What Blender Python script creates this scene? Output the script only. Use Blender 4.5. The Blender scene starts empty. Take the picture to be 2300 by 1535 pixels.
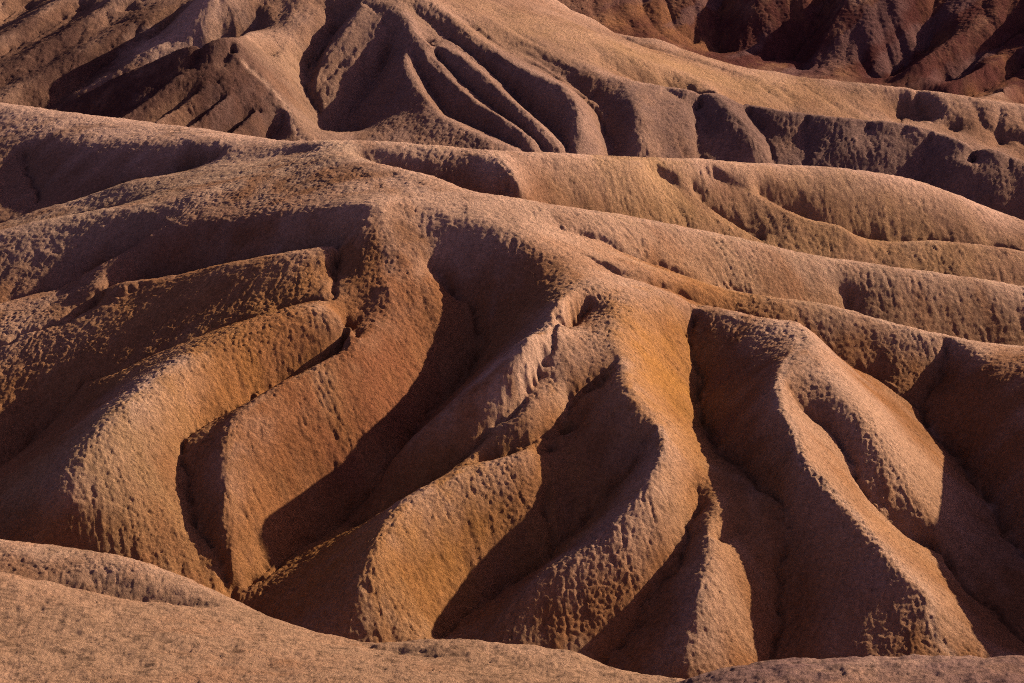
import bpy, math, random
import numpy as np

# ------------------------------------------------------------------ camera, sky, sun, exposure
scene = bpy.context.scene
CAM_H, PITCH, FPX, W_PX, H_PX = 70.0, math.radians(20.0), 5410.0, 2300.0, 1535.0
SUN_AZ, SUN_EL = 28.0, 25.5            # degrees: azimuth from +x (right) towards +y (away), elevation

cam_data = bpy.data.cameras.new("camera")
cam_data.sensor_width = 36.0
cam_data.lens = 36.0 * FPX / W_PX
cam_data.clip_start, cam_data.clip_end = 1.0, 6000.0
cam = bpy.data.objects.new("camera", cam_data)
cam.location = (0, 0, CAM_H)
cam.rotation_euler = (math.pi / 2 - PITCH, 0, 0)
scene.collection.objects.link(cam)
scene.camera = cam

world = bpy.data.worlds.new("World")
scene.world = world
world.use_nodes = True
wn = world.node_tree.nodes
wn.clear()
sky = wn.new("ShaderNodeTexSky")
sky.sky_type = 'NISHITA'
sky.sun_disc = False
sky.sun_elevation = math.radians(SUN_EL)
sky.dust_density, sky.ozone_density, sky.air_density = 1.5, 1.0, .7
sky.sun_rotation = math.radians(90.0 - SUN_AZ)      # measured from +y clockwise
bg = wn.new("ShaderNodeBackground")
bg.inputs["Strength"].default_value = 0.05
wo = wn.new("ShaderNodeOutputWorld")
tint = wn.new("ShaderNodeMixRGB")                       # pink multiply added to turn the shade purple
tint.blend_type = 'MULTIPLY'
tint.inputs[0].default_value = 1.0
tint.inputs[2].default_value = (1.30, .80, .88, 1)
world.node_tree.links.new(sky.outputs[0], tint.inputs[1])
world.node_tree.links.new(tint.outputs[0], bg.inputs[0])
world.node_tree.links.new(bg.outputs[0], wo.inputs[0])

sun_data = bpy.data.lights.new("sun", 'SUN')
sun_data.energy = 5.0
sun_data.angle = math.radians(0.5)
sun_data.color = (1.0, 0.82, 0.52)
sun = bpy.data.objects.new("sun", sun_data)
az, el = math.radians(SUN_AZ), math.radians(SUN_EL)
from mathutils import Vector
sdir = Vector((math.cos(az) * math.cos(el), math.sin(az) * math.cos(el), math.sin(el)))
sun.rotation_euler = sdir.to_track_quat('Z', 'Y').to_euler()
sun.location = sdir * 300
scene.collection.objects.link(sun)

scene.view_settings.view_transform = 'Standard'
scene.view_settings.look = 'None'
scene.view_settings.exposure = 1.35
scene.view_settings.gamma = 1.0
scene.view_settings.use_curve_mapping = False
scene.cycles.use_denoising = False
scene.cycles.sample_clamp_direct, scene.cycles.sample_clamp_indirect = 6.0, 3.0
scene.cycles.filter_width = 1.0
scene.cycles.max_bounces = 6
scene.cycles.diffuse_bounces = 5

# ------------------------------------------------------------------ survey points -> world
ST, CT = math.sin(PITCH), math.cos(PITCH)

def P(u, v, q):
    """a surveyed point: sight line (u, v) and either its distance (q > 60) or its height"""
    w = (v - H_PX / 2) / FPX
    drop, fwd = ST + w * CT, CT - w * ST
    if q > 60:
        y = q
        s = y / fwd
        z = CAM_H - s * drop
    else:
        z = q
        s = (CAM_H - z) / drop
        y = s * fwd
    return ((u - W_PX / 2) / FPX * s, y, z)

def Hd(u, y, z):
    """a point out of sight: column u, distance y, height z"""
    s = y * CT + (CAM_H - z) * ST
    return ((u - W_PX / 2) / FPX * s, y, z)

RIDGES, GULLIES, LOCK = [], [], []
def RL(r, *pts):
    R(r, *pts); LOCK.append(('R', len(RIDGES) - 1))
def GL(*pts, w=0.35, d=0.25):
    G(*pts, w=w, d=d); LOCK.append(('G', len(GULLIES) - 1))
def R(r, *pts):
    RIDGES.append((r, [P(*p) if p[0] != 'h' else Hd(*p[1:]) for p in pts]))
def G(*pts, w=0.35, d=0.25):
    GULLIES.append((w, d, [P(*p) if p[0] != 'h' else Hd(*p[1:]) for p in pts]))

R(2.2, (-160,205,224.0), (0,232,216.0), (250,265,207.0), (500,300,199.0), (650,320,190.5), (750,313,184.5), (959,327,182.0), (1202,348,182.5), (1369,357,184.5), (1550,367,188.0), (1743,372,192.0), (1917,383,194.0), (2043,400,195.0), (2126,431,195.5), (2230,470,196.0), (2300,496,196.0), (2480,560,196.0))
R(2, (720,332,183.5), (750,348,180.5), (860,372,177.5), (976,393,175.5), (1040,425,173.2), (1098,437,172.0), (1181,449,172.3), (1306,468,173.0), (1446,490,174.0), (1639,531,175.5), (1848,578,177.0), (2057,604,177.5), (2300,643,178.0), (2480,672,178.0))
R(1.6, (860,372,177.5), (885,410,174.0), (917,449,170.2), (1000,478,168.8), (1080,500,167.6), (1202,552,165.4), (1359,625,162.6), (1446,667,160.3), (1566,681,163.2), (1709,716,161.0), (1796,723,160.2))
R(2.4, (-160,300,213.0), (0,312,206.0), (120,320,202.0), (200,322,199.5), (330,318,196.0), (430,316,193.5), (504,336,190.5))
R(1, (1063,336,181.8), (1120,362,179.6), (1150,393,177.8), (1181,447,177.3))
R(1.4, (1420,364,185.0), (1480,392,186.5), (1560,450,185.5), (1650,510,184.5), (1720,553,184.0))
R(0.35, (1578,386,188.2), (1610,402,188.7), (1657,417,188.8), (1709,445,188.3), (1757,473,187.6), (1823,501,187.0), (1876,504,187.0), (1924,534,186.4), (1966,556,186.0), (2091,542,187.4), (2140,543,187.8), (2223,556,188.0), (2300,572,188.0), (2480,600,188.0))
R(1.1, (1296,563,165.8), (1400,600,165.8), (1500,625,166.4), (1632,658,168.0), (1743,670,167.4), (1865,684,168.0), (1987,723,167.0), (2143,764,166.0), (2300,775,167.0), (2480,800,167.0))
R(1.6, (2160,775,165.2), (2230,830,161.4), (2290,960,153.9), (2360,1120,145.9), (2420,1260,139.7))
R(3, (2580,727,166.0), (2650,640,160.0), (2750,749,150.0), (2800,1004,140.0))  # unseen hill added beyond the right edge to cast shadow
R(0.7, (960,505,167.8), (938,560,165.7), (935,610,163.7), (990,650,162.8), (930,695,160.8), (860,730,158.7), (800,775,155.5), (700,830,152.9), (600,880,150.7), (520,945,147.7), (506,1010,145.5), (500,1090,143.3), (505,1180,141.0), (520,1270,138.7))
R(0.8, (1366,629,161.4), (1338,646,160.3), (1289,670,158.6), (1254,709,155.5), (1220,754,152.6), (1185,796,150.6), (1098,848,149.6), (1046,883,149.1), (976,945,147.9), (907,1004,147.7), (830,1105,146.7))
R(1.4, (1446,667,160.4), (1400,709,157.7), (1387,761,154.9), (1394,813,152.6), (1411,858,149.5), (1439,900,147.6), (1498,952,146.2), (1550,1005,145.0), (1600,1050,143.9), (1660,1082,143.0), (1740,1120,140.3))
R(0.6, (1395,815,152.7), (1330,840,152.0), (1254,876,150.2), (1185,924,147.8), (1098,987,146.3), (1035,1035,145.2), (940,1105,143.7))
R(1, (1430,890,147.5), (1345,890,149.3), (1300,945,148.7), (1268,985,148.2))
R(1.2, (1232,1014,146.5), (1193,1026,144.1), (1110,1038,143.5), (1030,1062,142.4), (930,1110,140.4), (870,1165,138.2), (840,1230,135.8), (805,1310,133.7), (785,1370,132.4), (765,1440,131.0))
R(1, (1470,950,145.3), (1500,1010,142.5), (1470,1080,139.5), (1400,1160,137.2), (1330,1230,135.6), (1258,1268,134.6), (1190,1312,133.7), (1130,1370,132.6), (1080,1440,131.2))
R(0.9, (1604,1056,143.6), (1612,1130,140.0), (1596,1230,135.7), (1590,1280,133.8), (1572,1350,131.5), (1545,1430,129.7), (1530,1500,128.0))
R(0.8, (1740,1120,140.3), (1712,1167,138.9), (1655,1195,138.4), (1606,1225,137.0))
R(0.4, (1796,723,160.2), (1800,780,155.2), (1771,806,153.5), (1750,834,151.6), (1750,872,149.2), (1745,900,147.7), (1771,938,145.7), (1796,1022,141.8), (1814,1052,140.8), (1848,1087,139.7), (1911,1143,138.1), (1946,1185,136.8), (1988,1237,135.4), (2040,1293,133.9), (2089,1335,132.9), (2092,1383,131.6), (2110,1432,130.5), (2145,1470,130.0), (2190,1530,128.9))
R(1.8, (1796,723,159.9), (1835,765,156.7), (1880,850,151.5), (1925,920,148.7), (1985,1000,146.8), (2050,1100,144.6), (2100,1190,142.2), (2130,1270,139.1))
R(1.4, (700,338,184.2), (626,351,186.0), (487,372,187.4), (383,397,187.5), (278,410,188.6), (174,449,189.2), (104,466,189.0), (0,503,187.6), (-160,550,185.5))
R(1.4, (560,400,179.5), (440,436,177.5), (348,466,177.5), (174,482,179.4), (0,520,178.6), (-160,560,178.0))
R(1.2, (917,449,170.2), (850,462,168.2), (700,480,170.6), (560,492,171.8), (440,507,172.8), (350,525,173.2), (292,563,172.4), (223,597,171.5), (153,640,170.8))
R(1.8, (917,449,170.2), (850,490,167.4), (770,545,166.0), (661,570,165.5), (522,590,166.2), (452,605,167.1), (348,630,167.8), (250,680,166.3), (120,750,164.0), (0,812,162.3), (-160,880,160.4))
R(1.2, (348,628,167.7), (250,634,167.4), (139,648,171.2), (0,680,169.8), (-160,720,168.5))
R(2.2, (792,742,156.1), (780,700,157.8), (700,694,158.0), (620,715,156.9), (520,750,155.4), (430,800,152.6), (350,860,149.2), (270,930,145.8), (190,1010,142.9), (120,1100,140.2), (60,1190,139.3), (20,1260,138.5))
R(0.8, (870,640,161.9), (820,690,160.4), (792,742,158.6), (800,775,155.5))
R(1.2, (330,318,196.0), (300,360,193.4), (290,398,191.2))
R(1.2, (-60,308,209.0), (-10,340,203.4), (5,420,198.4), (5,466,194.0))
R(2.2, (-160,1190,132.5), (0,1212,132.0), (150,1228,131.3), (300,1252,130.0), (450,1308,128.0), (540,1358,126.2), (620,1392,125.0), (740,1428,123.2), (820,1446,122.0), (924,1437,122.0), (1064,1439,121.6), (1203,1450,121.0), (1294,1464,120.4), (1345,1487,119.6), (1367,1505,119.0), (1447,1516,117.6), (1517,1526,116.6), (1640,1560,114.0))
R(2.5, (-160,1268,126.0), (0,1290,125.2), (70,1303,124.8), (139,1321,124.4), (209,1338,124.0), (300,1356,123.6), (383,1364,123.4), (480,1372,123.6))
R(3, (-160,1400,119.5), (150,1420,118.6), (400,1440,118.0), (650,1460,117.6), (850,1480,117.4), (1050,1495,117.2), (1250,1520,116.4))
R(3, (-160,1560,110.0), (400,1590,108.5), (900,1600,108.0), (1250,1600,108.5))
R(3, (1400,1590,99.0), (1500,1532,100.4), (1570,1513,101.0), (1674,1492,101.2), (1744,1484,101.4), (1848,1478,101.6), (1988,1478,101.6), (2127,1481,101.4), (2300,1480,101.4), (2500,1470,101.4))
R(3, (1400,1680,92.0), (1800,1640,92.5), (2100,1640,92.5), (2500,1620,92.5))
R(1.2, (132,240,232.2), (243,181,232.2), (313,150,232.8), (383,118,232.7), (452,95,233.0), (515,89,233.7))
R(0.9, (515,89,233.9), (511,111,233.0), (557,146,232.0), (605,188,230.9), (637,237,228.3), (661,278,225.8), (682,306,224.3), (720,401,218.7))
R(1, (480,92,235.2), (420,150,230.9), (340,215,227.2), (270,262,224.7), (180,332,219.5))
R(0.8, (520,122,233.4), (470,180,228.9), (400,240,225.7), (330,285,222.7), (240,355,217.5))
R(0.8, (560,150,232.2), (520,205,228.0), (455,262,224.6), (400,300,222.2), (310,370,217.0))
R(0.8, (610,195,230.7), (570,250,226.4), (520,300,223.4), (430,370,218.2))
R(1.6, (500,-60,250.8), (452,0,248.3), (440,50,245.8), (400,90,244.4), (330,125,242.4), (220,190,239.4), (132,244,237.0), (60,290,234.3))
R(1.6, (620,-60,260.8), (420,-10,256.8), (340,30,252.3), (296,52,250.6), (209,105,246.3), (80,180,241.3), (0,225,237.8), (-120,290,231.8))
R(1.4, (290,-20,258.8), (190,45,253.3), (90,105,247.8), (0,160,243.8), (-120,225,237.8))
R(1.4, (160,-20,262.8), (70,45,256.3), (0,90,251.8), (-120,160,244.8))
R(1.4, (40,-20,268.8), (-40,40,261.8), (-120,90,256.8))
R(0.9, (800,10,248.6), (750,30,248.1), (668,62,243.8), (609,65,244.1), (557,74,245.4), (528,90,234.0))
R(0.7, (700,92,243.0), (650,112,240.0), (628,140,236.3), (640,160,234.8))
R(1.4, (690,-60,254.1), (660,0,249.7), (610,30,247.9))
R(1.3, (813,0,247.9), (790,40,244.7), (745,100,240.8), (715,150,238.0), (708,200,235.1))
R(1, (700,-120,262.1), (813,0,248.1), (851,31,245.3), (861,59,243.3), (882,72,242.9), (907,132,237.5), (917,157,235.2), (945,198,232.1), (976,237,229.3), (990,260,227.4), (1046,289,224.7), (1098,313,222.6), (1167,337,222.1), (1230,370,222.0))
R(1, (861,59,243.4), (847,86,241.8), (802,122,239.8), (760,174,236.8), (725,240,233.0))
R(0.8, (941,80,240.6), (955,118,238.1), (980,150,236.2), (1011,184,233.6), (1063,230,230.0), (1122,262,227.6), (1190,310,224.0))
R(1.5, (813,0,247.9), (896,17,245.8), (941,80,240.3), (993,108,239.5), (1046,139,236.8), (1115,198,232.5), (1167,243,229.0), (1220,296,225.4), (1258,323,224.3), (1272,360,223.0))
R(1.6, (930,-20,249.7), (973,10,247.1), (1090,110,240.8), (1180,165,236.2), (1260,190,233.3), (1306,226,231.4), (1300,285,226.5), (1296,350,223.7))
R(1.6, (900,-80,258.0), (993,0,250.6), (1098,49,247.8), (1185,94,245.2), (1254,129,242.8), (1306,150,241.3), (1376,174,239.3), (1463,190,237.9), (1550,203,236.3), (1632,219,235.4), (1726,245,234.6), (1848,261,233.0), (2022,275,231.7), (2091,292,231.0), (2196,327,227.7), (2300,362,225.7), (2480,430,220.1))
R(1.2, (1480,192,237.9), (1535,223,235.0), (1558,255,232.7), (1545,300,229.2), (1535,360,226.6))
R(1.4, (1600,212,235.7), (1640,250,232.1), (1686,285,230.4), (1706,320,228.8), (1700,370,226.8))
R(1.4, (1400,180,238.6), (1430,250,230.8), (1440,320,226.9), (1440,370,224.9))
R(0.8, (1960,275,232.5), (1917,323,229.0), (1840,355,227.7), (1780,385,226.4))
R(0.8, (2040,285,231.7), (2000,330,228.9), (1930,370,227.3), (1860,410,225.6))
R(0.9, (2160,315,228.7), (2130,370,225.9), (2110,430,223.7))
R(0.9, (2270,352,226.4), (2250,410,223.0), (2230,460,221.0))
R(1.2, (1020,-60,262.0), (1115,0,256.7), (1167,28,254.5), (1272,66,251.9), (1341,90,250.2), (1411,122,247.5), (1463,153,246.5), (1515,178,246.6), (1604,202,245.8), (1640,225,235.8))
R(1, (1150,-60,271.4), (1254,0,267.1), (1282,21,265.6), (1341,45,264.7), (1362,63,263.3), (1404,83,261.8), (1480,87,263.2), (1587,129,259.9), (1674,153,258.2), (1743,160,258.3), (1813,179,256.4), (1865,179,257.0), (1952,190,256.1), (2057,202,255.9), (2161,216,254.2), (2230,230,252.8), (2300,237,252.6), (2480,262,250.0))
R(0.8, (1404,85,262.1), (1500,122,257.7), (1604,151,255.9), (1674,181,253.1), (1743,191,252.8), (1800,182,256.1))
R(0.8, (2050,205,255.5), (2022,240,254.1), (2026,272,252.6), (2030,323,236.6))
R(1, (2300,289,247.6), (2234,337,246.1), (2180,370,225.1))
R(1, (1560,-60,301.2), (1570,20,296.6), (1560,90,292.5))
R(1, (1720,-80,301.5), (1690,0,297.1), (1650,100,291.9))
R(1.2, (2060,-60,300.7), (2010,10,295.7), (1975,66,292.4), (1940,130,288.8))
R(0.8, (1830,-60,301.4), (1790,30,296.2), (1720,140,289.9))
R(0.8, (1930,-60,298.8), (1880,40,293.7), (1800,160,287.5))
R(0.8, (2400,-30,295.8), (2300,20,295.9), (2200,62,292.0), (2133,94,289.0), (2060,142,285.1), (1987,186,283.5))
R(0.8, (2400,60,289.8), (2265,122,288.5), (2190,165,282.4), (2126,204,278.9))
R(0.8, (2400,140,282.3), (2280,190,284.6), (2200,228,256.4))
R(4, (-400,-167,300.0), (300,-198,310.0), (900,-222,318.0), (1500,-289,330.0), (2000,-289,330.0), (2600,-322,330.0))
G((1133,384,178.9), (1138,414,178.0), (1150,478,176.0), w=0.3, d=0.25)
G((800,349,181.5), (960,423,178.6), (1120,495,176.0), (1300,548,178.2), (1500,579,180.3), (1720,627,181.0), (1966,665,181.5), (2300,698,182.5), (2480,709,182.5), w=0.35, d=0.25)
G((1563,431,186.9), (1577,456,186.5), (1640,500,185.8), (1702,534,185.2), w=0.35, d=0.25)
G((1709,440,189.6), (1823,499,189.2), (1966,543,189.2), (2140,544,190.6), (2300,563,191.4), (2480,574,191.4), w=0.35, d=0.25)
G((1250,545,166.7), (1330,585,165.6), (1430,628,165.0), (1530,660,165.9), (1640,710,165.8), (1740,767,164.0), (1860,804,163.8), (1975,845,163.4), (2008,878,162.1), (2067,910,161.3), (2075,950,159.5), (2109,987,157.7), (2143,1022,155.7), (2197,1087,152.0), (2232,1150,148.5), (2294,1244,143.5), (2400,1400,136.0), w=0.3, d=0.25)
G((1230,500,170.0), (1400,560,169.8), (1560,630,170.0), (1650,655,171.0), (1743,697,170.6), (1900,755,171.0), (2100,801,171.4), (2300,828,172.0), (2480,845,172.0), w=0.35, d=0.25)
G((1850,612,174.8), (1880,640,174.8), (1905,675,174.3), (1915,751,172.0), w=0.3, d=0.25)
G((2130,788,165.9), (2110,850,163.6), (2075,905,161.6), w=0.3, d=0.25)
G((966,601,165.1), (1000,639,164.1), (1063,691,162.7), (1077,737,161.4), (1075,778,160.3), (1063,820,159.0), (1046,851,157.9), (993,893,156.2), (948,945,153.3), (924,987,151.3), (882,1029,149.2), (850,1080,146.9), (800,1130,146.1), (720,1200,144.0), (640,1250,141.4), (560,1310,138.5), (525,1338,137.5), (560,1467,134.7), w=0.35, d=0.25)
G((1318,700,159.1), (1250,764,155.3), (1216,830,152.1), (1174,900,148.9), (1098,963,147.1), (1056,1022,145.8), (980,1085,144.7), (880,1140,144.1), (800,1190,144.1), w=0.35, d=0.25)
G((1370,850,152.3), (1293,893,150.5), (1272,917,149.3), (1202,987,146.3), (1153,1018,145.6), (1080,1050,145.1), w=0.35, d=0.25)
G((1224,1040,144.5), (1231,1090,143.1), (1229,1139,141.9), (1236,1195,140.5), (1238,1223,139.8), (1217,1265,138.7), (1168,1300,137.9), (1098,1341,136.6), (1046,1376,135.4), (990,1435,133.1), w=0.35, d=0.25)
G((1464,967,145.2), (1412,1059,143.2), (1350,1130,141.9), (1290,1190,140.8), (1240,1228,139.9), w=0.3, d=0.25)
G((1574,1100,141.6), (1571,1140,140.2), (1545,1209,137.5), (1500,1286,135.2), (1447,1363,133.1), (1388,1436,131.4), (1350,1488,130.4), (1350,1579,128.3), w=0.35, d=0.25)
G((1566,697,163.6), (1545,764,159.7), (1573,848,157.1), (1566,900,155.0), (1580,960,151.3), (1620,1020,147.4), (1650,1042,145.5), (1712,1084,142.6), (1754,1129,140.0), (1768,1167,138.8), (1764,1227,137.4), (1757,1290,135.9), (1740,1380,133.7), (1735,1480,131.0), (1735,1576,128.3), w=0.35, d=0.25)
G((1772,872,150.3), (1806,914,149.1), (1841,945,148.4), (1883,983,147.4), (1903,1015,146.6), (1918,1070,144.7), (1953,1118,143.7), (2005,1174,142.6), (2093,1244,141.7), (2152,1308,139.6), (2250,1395,136.5), (2400,1505,132.0), w=0.35, d=0.25)
G((764,560,167.5), (756,610,164.5), (744,663,161.0), (660,688,160.6), (591,709,159.8), (487,740,159.4), (383,778,158.9), (303,813,158.5), (184,855,158.5), (153,886,158.1), (139,917,157.7), (97,966,156.6), (24,1032,154.4), (-60,1090,152.0), (-160,1150,148.4), w=0.35, d=0.25)
G((780,760,158.9), (770,800,155.8), (700,836,154.7), (620,872,153.2), (480,938,149.7), (415,985,147.2), (403,1020,146.0), (413,1090,144.1), (450,1170,142.0), (490,1260,139.2), (525,1338,137.3), w=0.35, d=0.25)
G((320,550,174.2), (223,605,173.2), (104,652,171.8), (0,684,170.8), (-160,726,170.0), w=0.35, d=0.25)
G((300,458,183.4), (174,492,184.8), (0,536,183.4), (-160,570,182.0), w=0.35, d=0.25)
G((740,565,167.6), (560,599,169.0), (452,618,170.0), (330,646,170.6), w=0.35, d=0.25)
G((330,640,170.2), (209,690,167.4), (122,726,165.2), (0,762,164.1), (-160,800,163.4), w=0.35, d=0.25)
G((500,350,190.5), (430,382,191.5), (320,404,190.6), (174,456,191.6), (0,505,190.6), (-160,544,190.0), w=0.35, d=0.25)
G((54,352,202.6), (62,372,201.0), (74,410,197.6), (92,452,193.8), w=0.35, d=0.25)
G((-160,1310,137.0), (0,1313,137.6), (280,1345,136.4), (525,1436,132.4), (800,1521,129.4), (1100,1549,128.6), (1350,1584,127.4), (1735,1635,125.0), (2100,1654,124.0), (2300,1654,124.0), (2480,1654,124.0), w=0.6, d=0.25)
G((812,1449,121.9), (880,1466,120.2), (980,1484,118.8), w=0.5, d=0.06)
G((-160,1280,128.6), (0,1290,127.8), (209,1340,126.3), (383,1362,125.2), (480,1367,124.9), w=0.5, d=0.05)
G((1450,1669,112.6), (1600,1729,110.5), (1800,1767,110.5), (2100,1793,111.0), (2480,1808,111.0), w=0.6, d=0.25)
G((-160,403,228.0), (100,429,224.0), (400,467,215.0), (700,539,202.0), (1000,554,200.0), (1150,538,210.0), (1300,533,217.0), (1600,532,221.0), (2000,550,221.0), (2300,605,215.0), (2500,627,212.0), w=1, d=0)
G((450,130,232.4), (390,185,229.6), (310,245,226.6), (220,315,222.4), w=0.3, d=0.25)
G((510,150,230.9), (450,210,228.0), (380,265,225.2), (290,335,221.0), w=0.3, d=0.25)
G((550,178,229.8), (500,235,227.2), (440,290,224.2), (350,360,220.0), w=0.3, d=0.25)
G((600,225,228.4), (555,275,226.0), (500,320,223.2), (410,390,219.0), w=0.3, d=0.25)
G((640,255,227.8), (610,300,225.8), (590,330,223.5), (500,400,219.3), w=0.3, d=0.25)
G((420,5,254.2), (348,66,249.8), (278,112,246.6), (174,191,241.9), (110,240,238.8), (0,300,234.7), w=0.35, d=0.25)
G((300,20,256.2), (200,85,249.4), (100,145,244.8), (0,195,241.2), (-120,260,236.2), w=0.35, d=0.25)
G((190,20,260.2), (80,85,253.2), (0,130,248.8), (-120,195,242.2), w=0.35, d=0.25)
G((60,20,266.2), (0,60,260.2), (-120,130,252.2), w=0.35, d=0.25)
G((581,-40,252.8), (581,0,250.1), (578,45,247.7), (545,85,245.6), (500,210,240.3), (330,226,238.8), (132,290,235.3), w=0.35, d=0.25)
G((660,75,242.8), (632,112,239.6), (605,130,237.7), w=0.3, d=0.25)
G((760,60,247.0), (715,110,243.1), (689,157,239.4), (696,216,234.7), (750,290,231.3), (790,330,230.6), w=0.3, d=0.25)
G((872,108,241.6), (862,140,239.9), (820,191,237.4), (767,268,233.0), (740,320,230.0), w=0.35, d=0.25)
G((856,30,245.2), (828,80,242.1), (790,112,240.4), (740,170,237.0), w=0.3, d=0.25)
G((928,118,238.9), (938,155,236.9), (962,188,235.1), (996,254,230.5), (1060,284,227.9), (1140,318,225.0), (1200,350,222.2), w=0.3, d=0.25)
G((958,92,242.0), (1000,146,237.5), (1060,205,233.7), (1120,252,230.1), (1180,296,226.5), (1240,350,223.0), w=0.35, d=0.25)
G((920,14,246.7), (993,70,243.9), (1080,135,240.0), (1133,188,236.5), (1185,243,232.9), (1254,303,228.2), (1280,351,223.5), w=0.3, d=0.25)
G((1000,6,248.7), (1120,100,243.9), (1250,165,240.4), (1324,224,236.3), (1352,255,233.1), (1369,334,227.4), (1380,370,225.6), w=0.35, d=0.25)
G((1572,225,236.8), (1568,257,233.4), (1560,330,228.3), (1590,375,226.5), w=0.35, d=0.25)
G((1660,235,235.7), (1700,275,233.3), (1728,312,231.0), (1735,372,226.9), w=0.3, d=0.25)
G((1810,275,233.1), (1806,306,231.3), (1817,348,228.7), (1800,390,226.3), w=0.3, d=0.25)
G((2010,300,230.5), (1960,345,228.2), (1890,380,226.8), w=0.3, d=0.25)
G((2090,310,230.4), (2075,350,228.2), (2060,400,225.7), w=0.3, d=0.25)
G((1110,20,253.5), (1250,90,247.2), (1350,140,244.4), (1440,178,244.9), (1560,292,242.3), (1850,368,240.0), (2100,405,239.2), (2300,443,237.9), (2480,489,237.9), w=0.35, d=0.25)
G((1200,10,260.0), (1330,70,254.7), (1420,110,251.3), (1500,150,248.2), (1600,190,246.7), w=0.3, d=0.25)
G((1500,110,259.0), (1600,140,256.6), (1690,170,254.3), (1760,182,254.4), w=0.3, d=0.25)
G((2062,210,256.0), (2062,240,254.0), (2070,275,251.9), w=0.35, d=0.25)
G((2123,220,253.0), (2125,264,250.1), (2145,300,248.6), w=0.35, d=0.25)
G((1100,64,290.7), (1300,153,280.9), (1600,216,277.2), (1900,261,275.4), (2200,294,274.2), (2480,322,274.6), w=0.8, d=0.25)
G((1625,-20,301.1), (1605,60,295.6), (1622,132,291.3), w=0.35, d=0.25)
G((1870,-20,300.1), (1830,60,295.2), (1770,140,290.6), w=0.3, d=0.25)
G((2110,-40,300.8), (2084,55,295.1), (2100,95,293.0), (2040,150,289.1), (1973,190,286.4), w=0.35, d=0.25)
G((2300,60,294.0), (2200,130,288.6), (2120,195,283.7), w=0.35, d=0.25)
G((2300,150,287.0), (2220,200,281.4), (2150,230,278.4), w=0.35, d=0.25)

# ------------------------------------------------------------------ height field
X0, X1, Y0, Y1, DX = -84.0, 84.0, 82.0, 352.0, 0.35
NX, NY = int((X1 - X0) / DX) + 1, int((Y1 - Y0) / DX) + 1

def sample_line(pts, step):
    out = []
    for a, b in zip(pts[:-1], pts[1:]):
        a, b = np.array(a), np.array(b)
        n = max(2, int(np.linalg.norm((b - a)[:2]) / step) + 1)
        t = np.linspace(0, 1, n)[:, None]
        out.append(a + (b - a) * t)
    return np.concatenate(out)

def smooth_line(pts, it=2):
    """Chaikin-like rounding that keeps the surveyed points close"""
    p = np.array(pts, float)
    for _ in range(it):
        if len(p) < 3:
            break
        q = [p[0]]
        for i in range(len(p) - 1):
            q.append(p[i] * .8 + p[i + 1] * .2)
            q.append(p[i] * .2 + p[i + 1] * .8)
        q.append(p[-1])
        p = np.array(q)
    return p

ridge_s = [(r, sample_line(smooth_line(p), 0.15)) for r, p in RIDGES]
gully_s = [(w, d, sample_line(smooth_line(p), 0.15)) for w, d, p in GULLIES]

def rasterise(level_dx, rz):
    nx, ny = int(round((X1 - X0) / level_dx)) + 1, int(round((Y1 - Y0) / level_dx)) + 1
    acc, cnt = np.zeros((ny, nx)), np.zeros((ny, nx))
    for arr, wt in ((np.concatenate(rz), 1.0), (np.concatenate([g[2] for g in gully_s]), 1.0)):
        i = np.round((arr[:, 0] - X0) / level_dx).astype(int)
        j = np.round((arr[:, 1] - Y0) / level_dx).astype(int)
        ok = (i >= 0) & (i < nx) & (j >= 0) & (j < ny)
        np.add.at(acc, (j[ok], i[ok]), arr[ok, 2] * wt)
        np.add.at(cnt, (j[ok], i[ok]), wt)
    m = cnt > 0
    acc[m] /= cnt[m]
    return acc, m

def resize(z, ny, nx):
    jy = np.linspace(0, z.shape[0] - 1, ny)
    ix = np.linspace(0, z.shape[1] - 1, nx)
    j0 = np.clip(jy.astype(int), 0, z.shape[0] - 2); fj = (jy - j0)[:, None]
    i0 = np.clip(ix.astype(int), 0, z.shape[1] - 2); fi = (ix - i0)[None]
    a = z[j0][:, i0]; b = z[j0][:, i0 + 1]; c = z[j0 + 1][:, i0]; d = z[j0 + 1][:, i0 + 1]
    return (a * (1 - fi) + b * fi) * (1 - fj) + (c * (1 - fi) + d * fi) * fj

def solve(rz):
    z = None
    for lv, its in ((6.4, 400), (3.2, 200), (1.6, 150), (0.8, 120), (DX, 90)):
        v, m = rasterise(lv, rz)
        if z is None:
            z = np.full(v.shape, v[m].mean())
        else:
            z = resize(z, *v.shape)
        z[m] = v[m]
        om = 1.6
        jj, ii = np.indices(z.shape)
        masks = [((jj + ii) % 2 == k) & ~m for k in (0, 1)]
        for _ in range(its):
            for k in (0, 1):
                p = np.pad(z, 1, mode='edge')
                avg = (p[:-2, 1:-1] + p[2:, 1:-1] + p[1:-1, :-2] + p[1:-1, 2:]) * .25
                z = np.where(masks[k], z + om * (avg - z), z)
    return z

def blur(z, s_cells):
    r = int(max(1, round(s_cells * 3)))
    k = np.exp(-.5 * (np.arange(-r, r + 1) / s_cells) ** 2); k /= k.sum()
    for ax in (0, 1):
        pad = [(0, 0), (0, 0)]; pad[ax] = (r, r)
        p = np.pad(z, pad, mode='edge')
        o = np.zeros_like(z)
        n = z.shape[ax]
        for q, w in enumerate(k):
            o += w * (p[q:q + n] if ax == 0 else p[:, q:q + n])
        z = o
    return z

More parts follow.
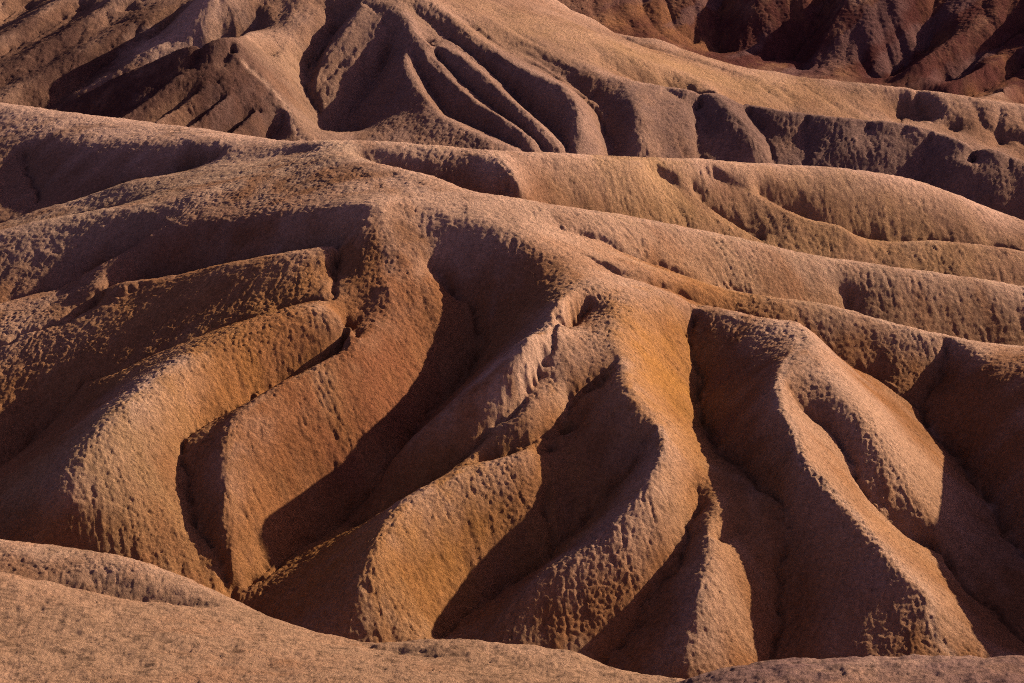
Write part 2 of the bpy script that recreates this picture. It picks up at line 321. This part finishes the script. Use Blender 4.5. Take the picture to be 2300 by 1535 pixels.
def bil(z, x, y):
    fx = np.clip((x - X0) / DX, 0, z.shape[1] - 1.001); fy = np.clip((y - Y0) / DX, 0, z.shape[0] - 1.001)
    i = fx.astype(np.int32); j = fy.astype(np.int32); fx = fx - i; fy = fy - j
    return (z[j, i] * (1 - fx) + z[j, i + 1] * fx) * (1 - fy) + (z[j + 1, i] * (1 - fx) + z[j + 1, i + 1] * fx) * fy

# rounding radius map from the ridges
acc, cnt = np.zeros((NY, NX)), np.zeros((NY, NX))
for r, arr in ridge_s:
    i = np.round((arr[:, 0] - X0) / DX).astype(int); j = np.round((arr[:, 1] - Y0) / DX).astype(int)
    ok = (i >= 0) & (i < NX) & (j >= 0) & (j < NY)
    np.add.at(acc, (j[ok], i[ok]), r); np.add.at(cnt, (j[ok], i[ok]), 1.0)
rad = blur(acc, 4) / np.maximum(blur(cnt, 4), 1e-6)
rad = np.where(blur(cnt, 4) > 1e-5, rad, 1.0) * .8

def round_tops(z):
    b0, b1, b2 = blur(z, .3 / DX), blur(z, .75 / DX), blur(z, 1.7 / DX)
    b = np.where(rad < 1.1, b0 + (b1 - b0) * np.clip((rad - .4) / .7, 0, 1), b1 + (b2 - b1) * np.clip((rad - 1.1) / 1.2, 0, 1))
    return np.minimum(z, b) * .97 + b * .03

rz = [a.copy() for _, a in ridge_s]
for it in range(3):
    zr = solve(rz)
    zs = round_tops(zr)
    if it < 2:
        for a, (r, src) in zip(rz, ridge_s):
            a[:, 2] += np.clip(src[:, 2] - bil(zs, src[:, 0], src[:, 1]), -.4, .7)
Z = zs

# relative height (crest / gully measure), soft
REL = Z - blur(Z, 4.0 / DX)

# pale trodden lines along two crests
def survey_lines(marks):
    out = []
    for u, v in marks:
        best = min(((u - q[0]) ** 2 + (v - q[1]) ** 2, ri) for ri, (r, pts) in enumerate(RIDGES) for q in [pix(p) for p in pts])
        out.append(ridge_s[best[1]][1])
    return out
def pix(p):
    d = p[1] * CT + (CAM_H - p[2]) * ST
    return W_PX / 2 + p[0] / d * FPX, H_PX / 2 - (p[1] * ST - (CAM_H - p[2]) * CT) / d * FPX

# thin incised channels along the gully floors, on a finer grid
CX = 0.12
cnx, cny = int((X1 - X0) / CX) + 1, int((Y1 - Y0) / CX) + 1
CRK = np.zeros((cny, cnx), np.float32)
for w, d, arr in gully_s:
    if d <= 0:
        continue
    t = np.arange(len(arr)) * .15
    px = arr[:, 0] + .28 * np.sin(t * .9 + w * 40) + .13 * np.sin(t * 2.7 + 1); py = arr[:, 1] + .28 * np.cos(t * 1.1 + 2) + .1 * np.sin(t * 3.1)
    f = np.clip(t / 4, 0, 1) * d
    i = np.round((px - X0) / CX).astype(int); j = np.round((py - Y0) / CX).astype(int)
    ok = (i >= 0) & (i < cnx) & (j >= 0) & (j < cny)
    CRK[j[ok], i[ok]] = f[ok]
TRK = np.zeros((cny, cnx), np.float32)
for arr in survey_lines([(1848, 1087), (557, 146)]):
    t = np.arange(len(arr)) * .15
    i = np.round((arr[:, 0] + .2 * np.sin(t * .8) - X0) / CX).astype(int); j = np.round((arr[:, 1] + .2 * np.cos(t * .6) - Y0) / CX).astype(int)
    ok = (i >= 0) & (i < cnx) & (j >= 0) & (j < cny) & (t > 3)
    TRK[j[ok], i[ok]] = 1
TRK = np.clip(blur(TRK, 1.6) * 4.5, 0, 1)
CRK = np.clip(blur(CRK, 1.0) * 4.0, 0, .4) + np.clip(blur(CRK, 3.0) * 5.0, 0, .3)

# ------------------------------------------------------------------ noise helpers
def hash2(i, j, s):
    h = (i.astype(np.uint32) * np.uint32(374761393) + j.astype(np.uint32) * np.uint32(668265263) + np.uint32(s * 2246822519 & 0xffffffff))
    h = (h ^ (h >> np.uint32(13))) * np.uint32(1274126177)
    h = h ^ (h >> np.uint32(16))
    return (h & np.uint32(0xffff)).astype(np.float32) / 65535.0

def vnoise(x, y, s=0):
    i = np.floor(x).astype(np.int32); j = np.floor(y).astype(np.int32)
    fx = (x - i).astype(np.float32); fy = (y - j).astype(np.float32)
    fx = fx * fx * (3 - 2 * fx); fy = fy * fy * (3 - 2 * fy)
    a = hash2(i, j, s); b = hash2(i + 1, j, s); c = hash2(i, j + 1, s); d = hash2(i + 1, j + 1, s)
    return (a * (1 - fx) + b * fx) * (1 - fy) + (c * (1 - fx) + d * fx) * fy

def cell(x, y, s=0):
    i = np.floor(x).astype(np.int32); j = np.floor(y).astype(np.int32)
    f1 = np.full(x.shape, 9.0, np.float32)
    for di in (-1, 0, 1):
        for dj in (-1, 0, 1):
            ci, cj = i + di, j + dj
            px = ci + hash2(ci, cj, s); py = cj + hash2(ci, cj, s + 7)
            f1 = np.minimum(f1, (px - x) ** 2 + (py - y) ** 2)
    return np.sqrt(f1)

def fbm(x, y, s, n=4):
    o = 0; a = .5
    for k in range(n):
        o = o + a * vnoise(x * 2 ** k + 17.3 * k, y * 2 ** k - 9.1 * k, s + k); a *= .5
    return o

# ------------------------------------------------------------------ terrain mesh: fan of rows and columns, finer near the viewpoint
QUALITY, DETAIL = 1.0, 1.0
def span(a, b, n):
    return np.geomspace(a, b, max(4, int(n * QUALITY)), endpoint=False)
yy = np.concatenate([span(84, 95, 10), span(95, 128, 230), span(128, 178, 690), span(178, 212, 290), span(212, 264, 340), span(264, 285, 60), span(285, 301, 200), span(301, 349, 20)])
side = .224 + .2 * np.linspace(0, 1, 26)[1:] ** 1.5
aa = np.concatenate([-side[::-1], np.linspace(-.224, .224, int(850 * QUALITY)), side])
NR, NC = len(yy), len(aa)
A, YY = np.meshgrid(aa, yy)
XX = np.clip(A * (YY * .94 + 22.0), X0 + .01, X1 - .01)
ZB = blur(Z, 1.0)
gx = (bil(ZB, XX + .4, YY) - bil(ZB, XX - .4, YY)) / .8
gy = (bil(ZB, XX, YY + .4) - bil(ZB, XX, YY - .4)) / .8
slope = np.sqrt(gx * gx + gy * gy) + 1e-6
ux, uy = gx / slope, gy / slope
zz = bil(Z, XX, YY)
rel = bil(REL, XX, YY)
near = np.clip((YY - 124) / 8, 0, 1)                  # the foreground knolls are smooth, with flat crusts
far = np.clip((YY - 200) / 40, 0, 1)
steep = np.clip((slope - .15) / .4, 0, 1) * near
top = np.clip(.5 + rel * .6, 0, 1)

def along(fn, step, n, k0=0):
    """mean of fn along the fall line"""
    o = 0
    for k in range(-n + k0, n + 1 + k0):
        o = o + fn(XX + ux * step * k * steep, YY + uy * step * k * steep)
    return o / (2 * n + 1)

wx = (fbm(XX * .8, YY * .8, 11, 3) - .44) * .9
wy = (fbm(XX * .8, YY * .8, 23, 3) - .44) * .9
cx, cy = -uy, ux                                     # across the slope
flute = along(lambda x, y: vnoise(x * .62, y * .62, 31), .6, 5)
flute = 1 - np.clip(np.abs(flute - .5) * 5.0, 0, 1)
rill = along(lambda x, y: vnoise((x + wx * .3) * 1.7, (y + wy * .3) * 1.7, 33), .34, 5)
rill = (1 - np.clip(np.abs(rill - .5) * 7.0, 0, 1)) * np.clip((fbm(XX * .25, YY * .25, 34, 3) - .36) * 5, 0, 1)
crack = along(lambda x, y: vnoise((x + wx * .5) * 1.9, (y + wy * .5) * 1.9, 37), .32, 6)
crack = (1 - np.clip(np.abs(crack - .5) * 22.0, 0, 1)) * np.clip((fbm(XX * .4, YY * .4, 39, 3) - .40) * 6, 0, 1)
lump = cell((XX + wx * .6) * 2.8, (YY + wy * .6) * 2.8, 3)
lump2 = cell((XX + wx * .4) * 5.6, (YY + wy * .4) * 5.6, 5)
fine = along(lambda x, y: vnoise(x * 5.0, y * 5.0, 63), .13, 3)
patch = np.clip((fbm(XX * .17, YY * .17, 53, 4) - .40) * 4.0, 0, 1)
terr = vnoise(zz * 5.5 + wx * 1.2, (XX * .3 + YY * .2), 57)
big = fbm(XX * .3, YY * .3, 41, 4) - .47
low = 1 - top
flute2 = along(lambda x, y: vnoise(x * .45 + wx * .15, y * .45 + wy * .15, 35), .9, 5)
flute2 = 1 - np.clip(np.abs(flute2 - .5) * 4.2, 0, 1)
det = -.7 * flute2 * far * steep * (.25 + .75 * low) - .13 * flute * steep * (1 - .5 * far) * (.1 + .9 * low) - .06 * rill * steep * (.2 + .8 * low) - .08 * crack * (.4 + .6 * steep) * (.3 + .7 * near)
det += (1 - near) * (fbm(XX * .9, YY * .9, 69, 3) - .44) * .35
det -= (1 - near) * .06 * np.clip((vnoise(XX * 1.6 + wx, YY * 5.0, 67) - .66) * 5, 0, 1)
det += ((.015 + .06 * patch * (.35 + .65 * top)) * (.62 - lump) + (.04 + .06 * patch) * (.5 - lump2)) * (.45 + .55 * near) + (fine - .5) * .07 * steep
det += .05 * (terr - .5) * steep * np.clip(1.6 - 2.4 * patch, .1, 1)
det += big * .24
det += (fbm(XX * 2.2, YY * 2.2, 59, 3) - .44) * .13 * (.5 + .5 * near) + (fbm(XX * 6.5, YY * 6.5, 61, 2) - .38) * .10
fi = np.clip((XX - X0) / CX, 0, cnx - 1.001); fj = np.clip((YY - Y0) / CX, 0, cny - 1.001)
i0 = fi.astype(np.int32); j0 = fj.astype(np.int32); fi -= i0; fj -= j0
det -= (1 - far) * (CRK[j0, i0] * (1 - fi) + CRK[j0, i0 + 1] * fi) * (1 - fj)
trk = TRK[j0, i0]
det -= trk * .10
det -= (1 - far) * (CRK[j0 + 1, i0] * (1 - fi) + CRK[j0 + 1, i0 + 1] * fi) * fj
zz = zz + det * DETAIL

# ------------------------------------------------------------------ soil colours, with some light and shade painted in
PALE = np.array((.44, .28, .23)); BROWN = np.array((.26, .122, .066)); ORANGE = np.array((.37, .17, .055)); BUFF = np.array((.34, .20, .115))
RED = np.array((.21, .08, .05)); GOLD = np.array((.34, .17, .085)); DARK = np.array((.085, .032, .033)); MAUVE = np.array((.155, .09, .098)); GREY = np.array((.29, .20, .155))  # RED lowered and GOLD raised to set the depth of shade
streak = (along(lambda x, y: vnoise(x * .9, y * .9, 77), .7, 4) - .5) * near * (1 - .7 * far) + (1 - near) * (vnoise(XX * .5 + wx, YY * 1.6, 78) - .5) * .35
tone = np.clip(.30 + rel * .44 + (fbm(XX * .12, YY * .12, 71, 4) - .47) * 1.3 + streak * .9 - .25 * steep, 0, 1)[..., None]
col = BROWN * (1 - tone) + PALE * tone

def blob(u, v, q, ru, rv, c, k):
    """a patch of other colour round a surveyed point; ru, rv in metres"""
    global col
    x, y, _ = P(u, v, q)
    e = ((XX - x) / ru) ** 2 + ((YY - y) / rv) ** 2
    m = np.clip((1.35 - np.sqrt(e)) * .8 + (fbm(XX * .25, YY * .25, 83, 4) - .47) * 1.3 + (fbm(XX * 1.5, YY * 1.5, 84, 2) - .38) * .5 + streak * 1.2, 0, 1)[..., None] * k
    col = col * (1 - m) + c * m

blob(420,190,230,13,9,DARK,.95); blob(120,120,247,19,14,DARK,.9); blob(250,230,232,14,8,DARK,.9); blob(540,220,229,8,8,DARK,.9); blob(700,240,229,3,7,BUFF,.7); blob(440,50,247,4,6,PALE,.9); blob(380,105,245,4,5,PALE,.8); blob(650,90,238,5,5,BUFF,.9)  # maroon and pale soils; a buff strip paints the pointed hill's lit side
blob(1800,80,292,40,22,DARK,.97); blob(2250,120,286,26,22,DARK,.97)  # dark rock, taken darker still to stand in for an unlit wall
bed = np.clip((vnoise((XX - YY) * .42 + wx, (XX + YY) * .05, 91) - .58) * 6, 0, 1) * np.clip((YY - 280) / 4, 0, 1)
col = col * (1 - .5 * bed[..., None]) + MAUVE * .5 * bed[..., None]
blob(1950,330,232,18,14,MAUVE,.9); blob(1620,290,234,10,12,MAUVE,.6)
blob(1500,850,154,4,8,ORANGE,.8); blob(1560,610,169,7,4,ORANGE,.65)
blob(850,1200,139,10,9,ORANGE,.8); blob(620,800,154,10,7,ORANGE,.8)
blob(650,980,149,6,9,RED,.6); blob(880,880,156,6,9,RED,.85)  # reddish soil, darkened to deepen the cast shadow here
blob(1180,690,162,6,6,GOLD,.8); blob(1690,1250,141,8,9,GOLD,.5); blob(2060,1270,140,5,8,GOLD,.6); blob(480,690,164,14,8,GOLD,.5); blob(735,338,184,3,3,np.array((.55, .40, .29)),.9)  # first two golds lift shaded faces; last patch paints the knoll's glint
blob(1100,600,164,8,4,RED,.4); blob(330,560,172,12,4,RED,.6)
blob(2050,1000,147,8,8,PALE,.5); blob(900,420,170,10,5,PALE,.6); blob(180,1100,143,8,7,BUFF,.7)
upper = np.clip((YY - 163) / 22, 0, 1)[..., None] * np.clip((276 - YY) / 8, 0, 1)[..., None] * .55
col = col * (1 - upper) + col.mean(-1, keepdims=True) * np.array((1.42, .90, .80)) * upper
blob(2100,1520,100,22,9,MAUVE,.9)  # mauve tone also stands in for the knoll's cast shadow
NEAR = np.array((.305, .185, .135))
blob(400,1450,118,34,14,NEAR,1.); blob(1100,1480,119,16,9,NEAR,.9)
blob(600,345,186,14,7,PALE,.7); blob(1350,480,172,9,4,PALE,.6); blob(1150,540,167,7,3,PALE,.6); blob(1900,480,187,16,6,BUFF,.6); blob(1500,480,182,10,6,BUFF,.5); blob(1050,170,236,20,18,np.array((.225, .14, .13)),.75); blob(1500,150,250,22,7,BUFF,.6); blob(300,430,182,16,9,GREY,.45); blob(2000,600,172,16,8,GREY,.4)

col = col * (1 - .75 * trk[..., None]) + PALE * .75 * trk[..., None]
speck = np.clip((vnoise(XX * 2.2 + wx, YY * 6.0 + wy, 95) - .62) * 4, 0, 1) * (1 - near) * .35 + np.clip((fbm(XX * 3, YY * 3, 96, 3) - .52) * 4, 0, 1) * .18
dirt = np.clip((fbm(XX * .35, YY * .35, 97, 4) - .40) * 2.2, 0, 1) * .22
col = col * (1 - speck - dirt)[..., None]

# ------------------------------------------------------------------ material
mat = bpy.data.materials.new("badland_clay")
mat.use_nodes = True
nt = mat.node_tree; nn = nt.nodes; ln = nt.links
bs = nn["Principled BSDF"]
bs.inputs["Roughness"].default_value = 1.0
bs.inputs["Specular IOR Level"].default_value = 0.0
at = nn.new("ShaderNodeAttribute"); at.attribute_name = "soil"
geo = nn.new("ShaderNodeNewGeometry")
n1 = nn.new("ShaderNodeTexNoise"); n1.inputs["Scale"].default_value = 3.5; n1.inputs["Detail"].default_value = 6; n1.inputs["Roughness"].default_value = .7
ln.new(geo.outputs["Position"], n1.inputs["Vector"])
mr = nn.new("ShaderNodeMapRange"); mr.inputs["From Min"].default_value = .3; mr.inputs["From Max"].default_value = .7
mr.inputs["To Min"].default_value = .72; mr.inputs["To Max"].default_value = 1.25
ln.new(n1.outputs["Fac"], mr.inputs["Value"])
mx = nn.new("ShaderNodeVectorMath"); mx.operation = 'SCALE'
ln.new(at.outputs["Color"], mx.inputs[0]); ln.new(mr.outputs[0], mx.inputs["Scale"])
ln.new(mx.outputs[0], bs.inputs["Base Color"])
n2 = nn.new("ShaderNodeTexNoise"); n2.inputs["Scale"].default_value = 4.5; n2.inputs["Detail"].default_value = 5; n2.inputs["Roughness"].default_value = .78
ln.new(geo.outputs["Position"], n2.inputs["Vector"])
bp = nn.new("ShaderNodeBump"); bp.inputs["Strength"].default_value = 1.0; bp.inputs["Distance"].default_value = .42
ln.new(n2.outputs["Fac"], bp.inputs["Height"]); ln.new(bp.outputs[0], bs.inputs["Normal"])

# ------------------------------------------------------------------ build the sheets
def sheet(name, label, fmask):
    """one hill as a mesh of its own from the faces in fmask"""
    idx = np.arange(NR * NC).reshape(NR, NC)
    q = np.stack([idx[:-1, :-1], idx[:-1, 1:], idx[1:, 1:], idx[1:, :-1]], -1)[fmask]
    used, inv = np.unique(q, return_inverse=True)
    inv = inv.reshape(-1, 4)
    co = np.stack([XX.ravel()[used], YY.ravel()[used], zz.ravel()[used]], -1).astype(np.float32)
    me = bpy.data.meshes.new(name)
    me.vertices.add(len(used)); me.vertices.foreach_set("co", co.ravel())
    me.loops.add(inv.size); me.loops.foreach_set("vertex_index", inv.ravel().astype(np.int32))
    me.polygons.add(len(inv))
    me.polygons.foreach_set("loop_start", np.arange(0, inv.size, 4, dtype=np.int32))
    me.update(calc_edges=True)
    ca = me.attributes.new("soil", 'FLOAT_COLOR', 'POINT')
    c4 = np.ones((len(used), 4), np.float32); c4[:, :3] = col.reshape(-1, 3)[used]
    ca.data.foreach_set("color", c4.ravel())
    me.materials.append(mat)
    me.shade_smooth()
    o = bpy.data.objects.new(name, me)
    scene.collection.objects.link(o)
    o["kind"] = "structure"; o["label"] = label
    return o

# ---- which hill every face belongs to: ground is handed out from the crest lines down to the gullies
HILLS = [
    ("foreground_knoll", "smooth pale tan knoll across the bottom left corner of the view", [('f', 0)]),
    ("mauve_knoll", "low mauve grey knoll along the bottom right edge of the view", [('f', 1)]),
    ("main_crest", "broad pale crest running from the centre down to the right above the spurs", [(917, 449), (1202, 552)]),
    ("far_crest", "long pale rounded crest crossing the whole middle of the view", [(250, 265), (1369, 357), (2043, 400), (2300, 496)]),
    ("middle_crest", "rounded tan crest just behind the main crest on the right", [(1446, 490), (2057, 604)]),
    ("low_crest", "low ochre crest between the main crest and the rounded tan crest", [(1632, 658), (2143, 764)]),
    ("knife_ridge", "thin sharp edged wavy ridge on the right in front of the long pale crest", [(1823, 501), (2223, 556)]),
    ("right_slope", "broad shaded brown slope at the right edge below the low ochre crest", [(2230, 830), (2360, 1120)]),
    ("red_spur", "reddish brown spur with a bright left end and a deep shadow on its right", [(860, 730), (520, 945)]),
    ("narrow_rib", "narrow brown rib right of the deep central shadow", [(1289, 670), (1046, 883)]),
    ("central_spur", "forking brown spur with an orange right flank in the centre", [(1387, 761), (1498, 952), (1254, 876)]),
    ("ochre_spur", "rough ochre spur above the bottom centre with a shadowed right side", [(1110, 1038), (870, 1165)]),
    ("small_spur", "small brown spur at the bottom centre beside the pale knoll", [(1400, 1160), (1190, 1312)]),
    ("short_spur", "short spur with a lit crumbly edge above the mauve knoll", [(1596, 1230), (1572, 1350), (1655, 1195)]),
    ("path_ridge", "long ridge with a thin pale path along its crest at the lower right", [(1750, 872), (1848, 1087), (2040, 1293)]),
    ("lobe_spur", "broad lit pinkish lobe right of the ridge with the path", [(1880, 850), (2050, 1100)]),
    ("pale_spur", "big rounded spur with a pale lit crest at the lower left", [(620, 715), (350, 860), (120, 1100)]),
    ("ribbed_spur", "long rounded spur above the pale spur at the left edge", [(522, 590), (250, 680), (250, 634)]),
    ("dark_rib", "dark reddish rib running left from the summit of the main crest", [(700, 480), (350, 525)]),
    ("left_crest", "rounded rib reaching the left edge below the long pale crest", [(560, 392), (174, 482), (487, 372), (174, 449)]),
    ("dark_hill", "dark maroon pointed hill behind the long pale crest at the upper left", [(383, 118), (557, 146), (420, 150), (470, 180), (520, 205), (570, 250)]),
    ("pale_saddle", "pale lit spur beside the dark pointed hill at the upper left", [(440, 50), (330, 125), (668, 62)]),
    ("maroon_slope", "dark maroon ribbed slope in the upper left corner", [(296, 52), (190, 45), (70, 57), (-40, 40)]),
    ("branching_hill", "tan hill with branching ribs at the top centre", [(882, 72), (1046, 139), (1180, 165), (980, 150), (745, 100), (802, 122)]),
    ("mauve_ridge", "mauve brown ridge behind the long pale crest on the right", [(1185, 94), (1726, 245), (2196, 327)]),
    ("back_ridge", "thin pale edged ridge in front of the dark canyon wall", [(1272, 66), (1674, 153), (2161, 216), (1604, 151)]),
    ("canyon_wall", "dark purple streaked canyon wall in the upper right corner", [(1570, 20), (1690, 0), (2010, 10), (1790, 30), (1880, 40), (2300, 20), (2265, 122), (2280, 190)]),
]
def ray(u, v):
    return ((u - W_PX / 2) / FPX, (v - H_PX / 2) / FPX)
lab = np.full((NY, NX), -1, np.int16)
cost = np.full((NY, NX), 1e6)
fg_y = 124.0
for hi, (_, _, keys) in enumerate(HILLS):
    for k in keys:
        if k[0] == 'f':
            continue
        best, bi = 1e9, None                           # the crest line that passes this survey mark
        for ri, (r, pts) in enumerate(RIDGES):
            for (x, y, z) in pts:
                d = y * CT + (CAM_H - z) * ST
                u = W_PX / 2 + x / d * FPX; v = H_PX / 2 - (y * ST - (CAM_H - z) * CT) / d * FPX
                q = (u - k[0]) ** 2 + (v - k[1]) ** 2
                if q < best:
                    best, bi = q, ri
        arr = ridge_s[bi][1]
        i = np.clip(np.round((arr[:, 0] - X0) / DX).astype(int), 0, NX - 1); j = np.clip(np.round((arr[:, 1] - Y0) / DX).astype(int), 0, NY - 1)
        new = cost[j, i] > 0
        lab[j[new], i[new]] = hi; cost[j[new], i[new]] = 0
for it in range(260):
    for ax, sh in ((0, 1), (0, -1), (1, 1), (1, -1)):
        c2, l2, z2 = np.roll(cost, sh, ax), np.roll(lab, sh, ax), np.roll(Z, sh, ax)
        if ax == 0:
            c2[0 if sh == 1 else -1] = 1e7
        else:
            c2[:, 0 if sh == 1 else -1] = 1e7
        c2 = c2 + DX + 9.0 * np.maximum(Z - z2, 0)
        m = c2 < cost
        cost[m] = c2[m]; lab[m] = l2[m]
fi = np.clip(np.round((XX - X0) / DX).astype(int), 0, NX - 1); fj = np.clip(np.round((YY - Y0) / DX).astype(int), 0, NY - 1)
flab = lab[fj, fi]
# the foreground knolls end at the valley in front of the spurs
fgx = np.array([Hd(u, y, 2)[0] for u, y in ((-160, 137), (0, 137.6), (280, 136.4), (525, 132.4), (800, 129.4), (1100, 128.6), (1350, 127.4), (1735, 125), (2300, 124), (2480, 124))])
fgy = np.array([137, 137.6, 136.4, 132.4, 129.4, 128.6, 127.4, 125, 124, 124])
fg = YY < np.interp(XX, fgx, fgy)
flab = np.where(fg, 0, flab)
mv = fg & (YY < np.interp(XX, [5.0, 6.5, 9, 12, 18, 40], [84, 104, 111.2, 110.5, 110.8, 111]))
flab = np.where(mv, 1, flab)
fl = flab[:-1, :-1]
for hi, (name, label, _) in enumerate(HILLS):
    if (fl == hi).any():
        sheet(name, label, fl == hi)
if (fl < 0).any():
    sheet("terrain", "outer ground beyond the hills", fl < 0)

# ---- the desert floor that carries on to the horizon, well below the hills
dm = bpy.data.meshes.new("desert_floor")
rr = [0, 500, 1500, 5000]
dv, df = [], []
for r in rr[1:]:
    for k in range(48):
        dv.append((r * math.cos(k * math.pi / 24), 215 + r * math.sin(k * math.pi / 24), -14.0 - .002 * r))
dv.append((0, 215, -14.0))
for k in range(48):
    n = (k + 1) % 48
    df.append((len(dv) - 1, k, n))
    for q in range(len(rr) - 2):
        df.append((q * 48 + k, (q + 1) * 48 + k, (q + 1) * 48 + n, q * 48 + n))
dm.from_pydata(dv, [], df)
dmat = bpy.data.materials.new("desert_soil")
dmat.use_nodes = True
db = dmat.node_tree.nodes["Principled BSDF"]
db.inputs["Roughness"].default_value = 1.0
dn = dmat.node_tree.nodes.new("ShaderNodeTexNoise"); dn.inputs["Scale"].default_value = .05; dn.inputs["Detail"].default_value = 8
dr = dmat.node_tree.nodes.new("ShaderNodeValToRGB")
dr.color_ramp.elements[0].color = (.20, .10, .06, 1); dr.color_ramp.elements[1].color = (.32, .20, .14, 1)
dg = dmat.node_tree.nodes.new("ShaderNodeNewGeometry")
dmat.node_tree.links.new(dg.outputs["Position"], dn.inputs["Vector"])
dmat.node_tree.links.new(dn.outputs["Fac"], dr.inputs[0]); dmat.node_tree.links.new(dr.outputs[0], db.inputs["Base Color"])
dm.materials.append(dmat)
do = bpy.data.objects.new("ground", dm)
scene.collection.objects.link(do)
do["kind"] = "structure"; do["label"] = "flat desert ground far below and beyond the hills"
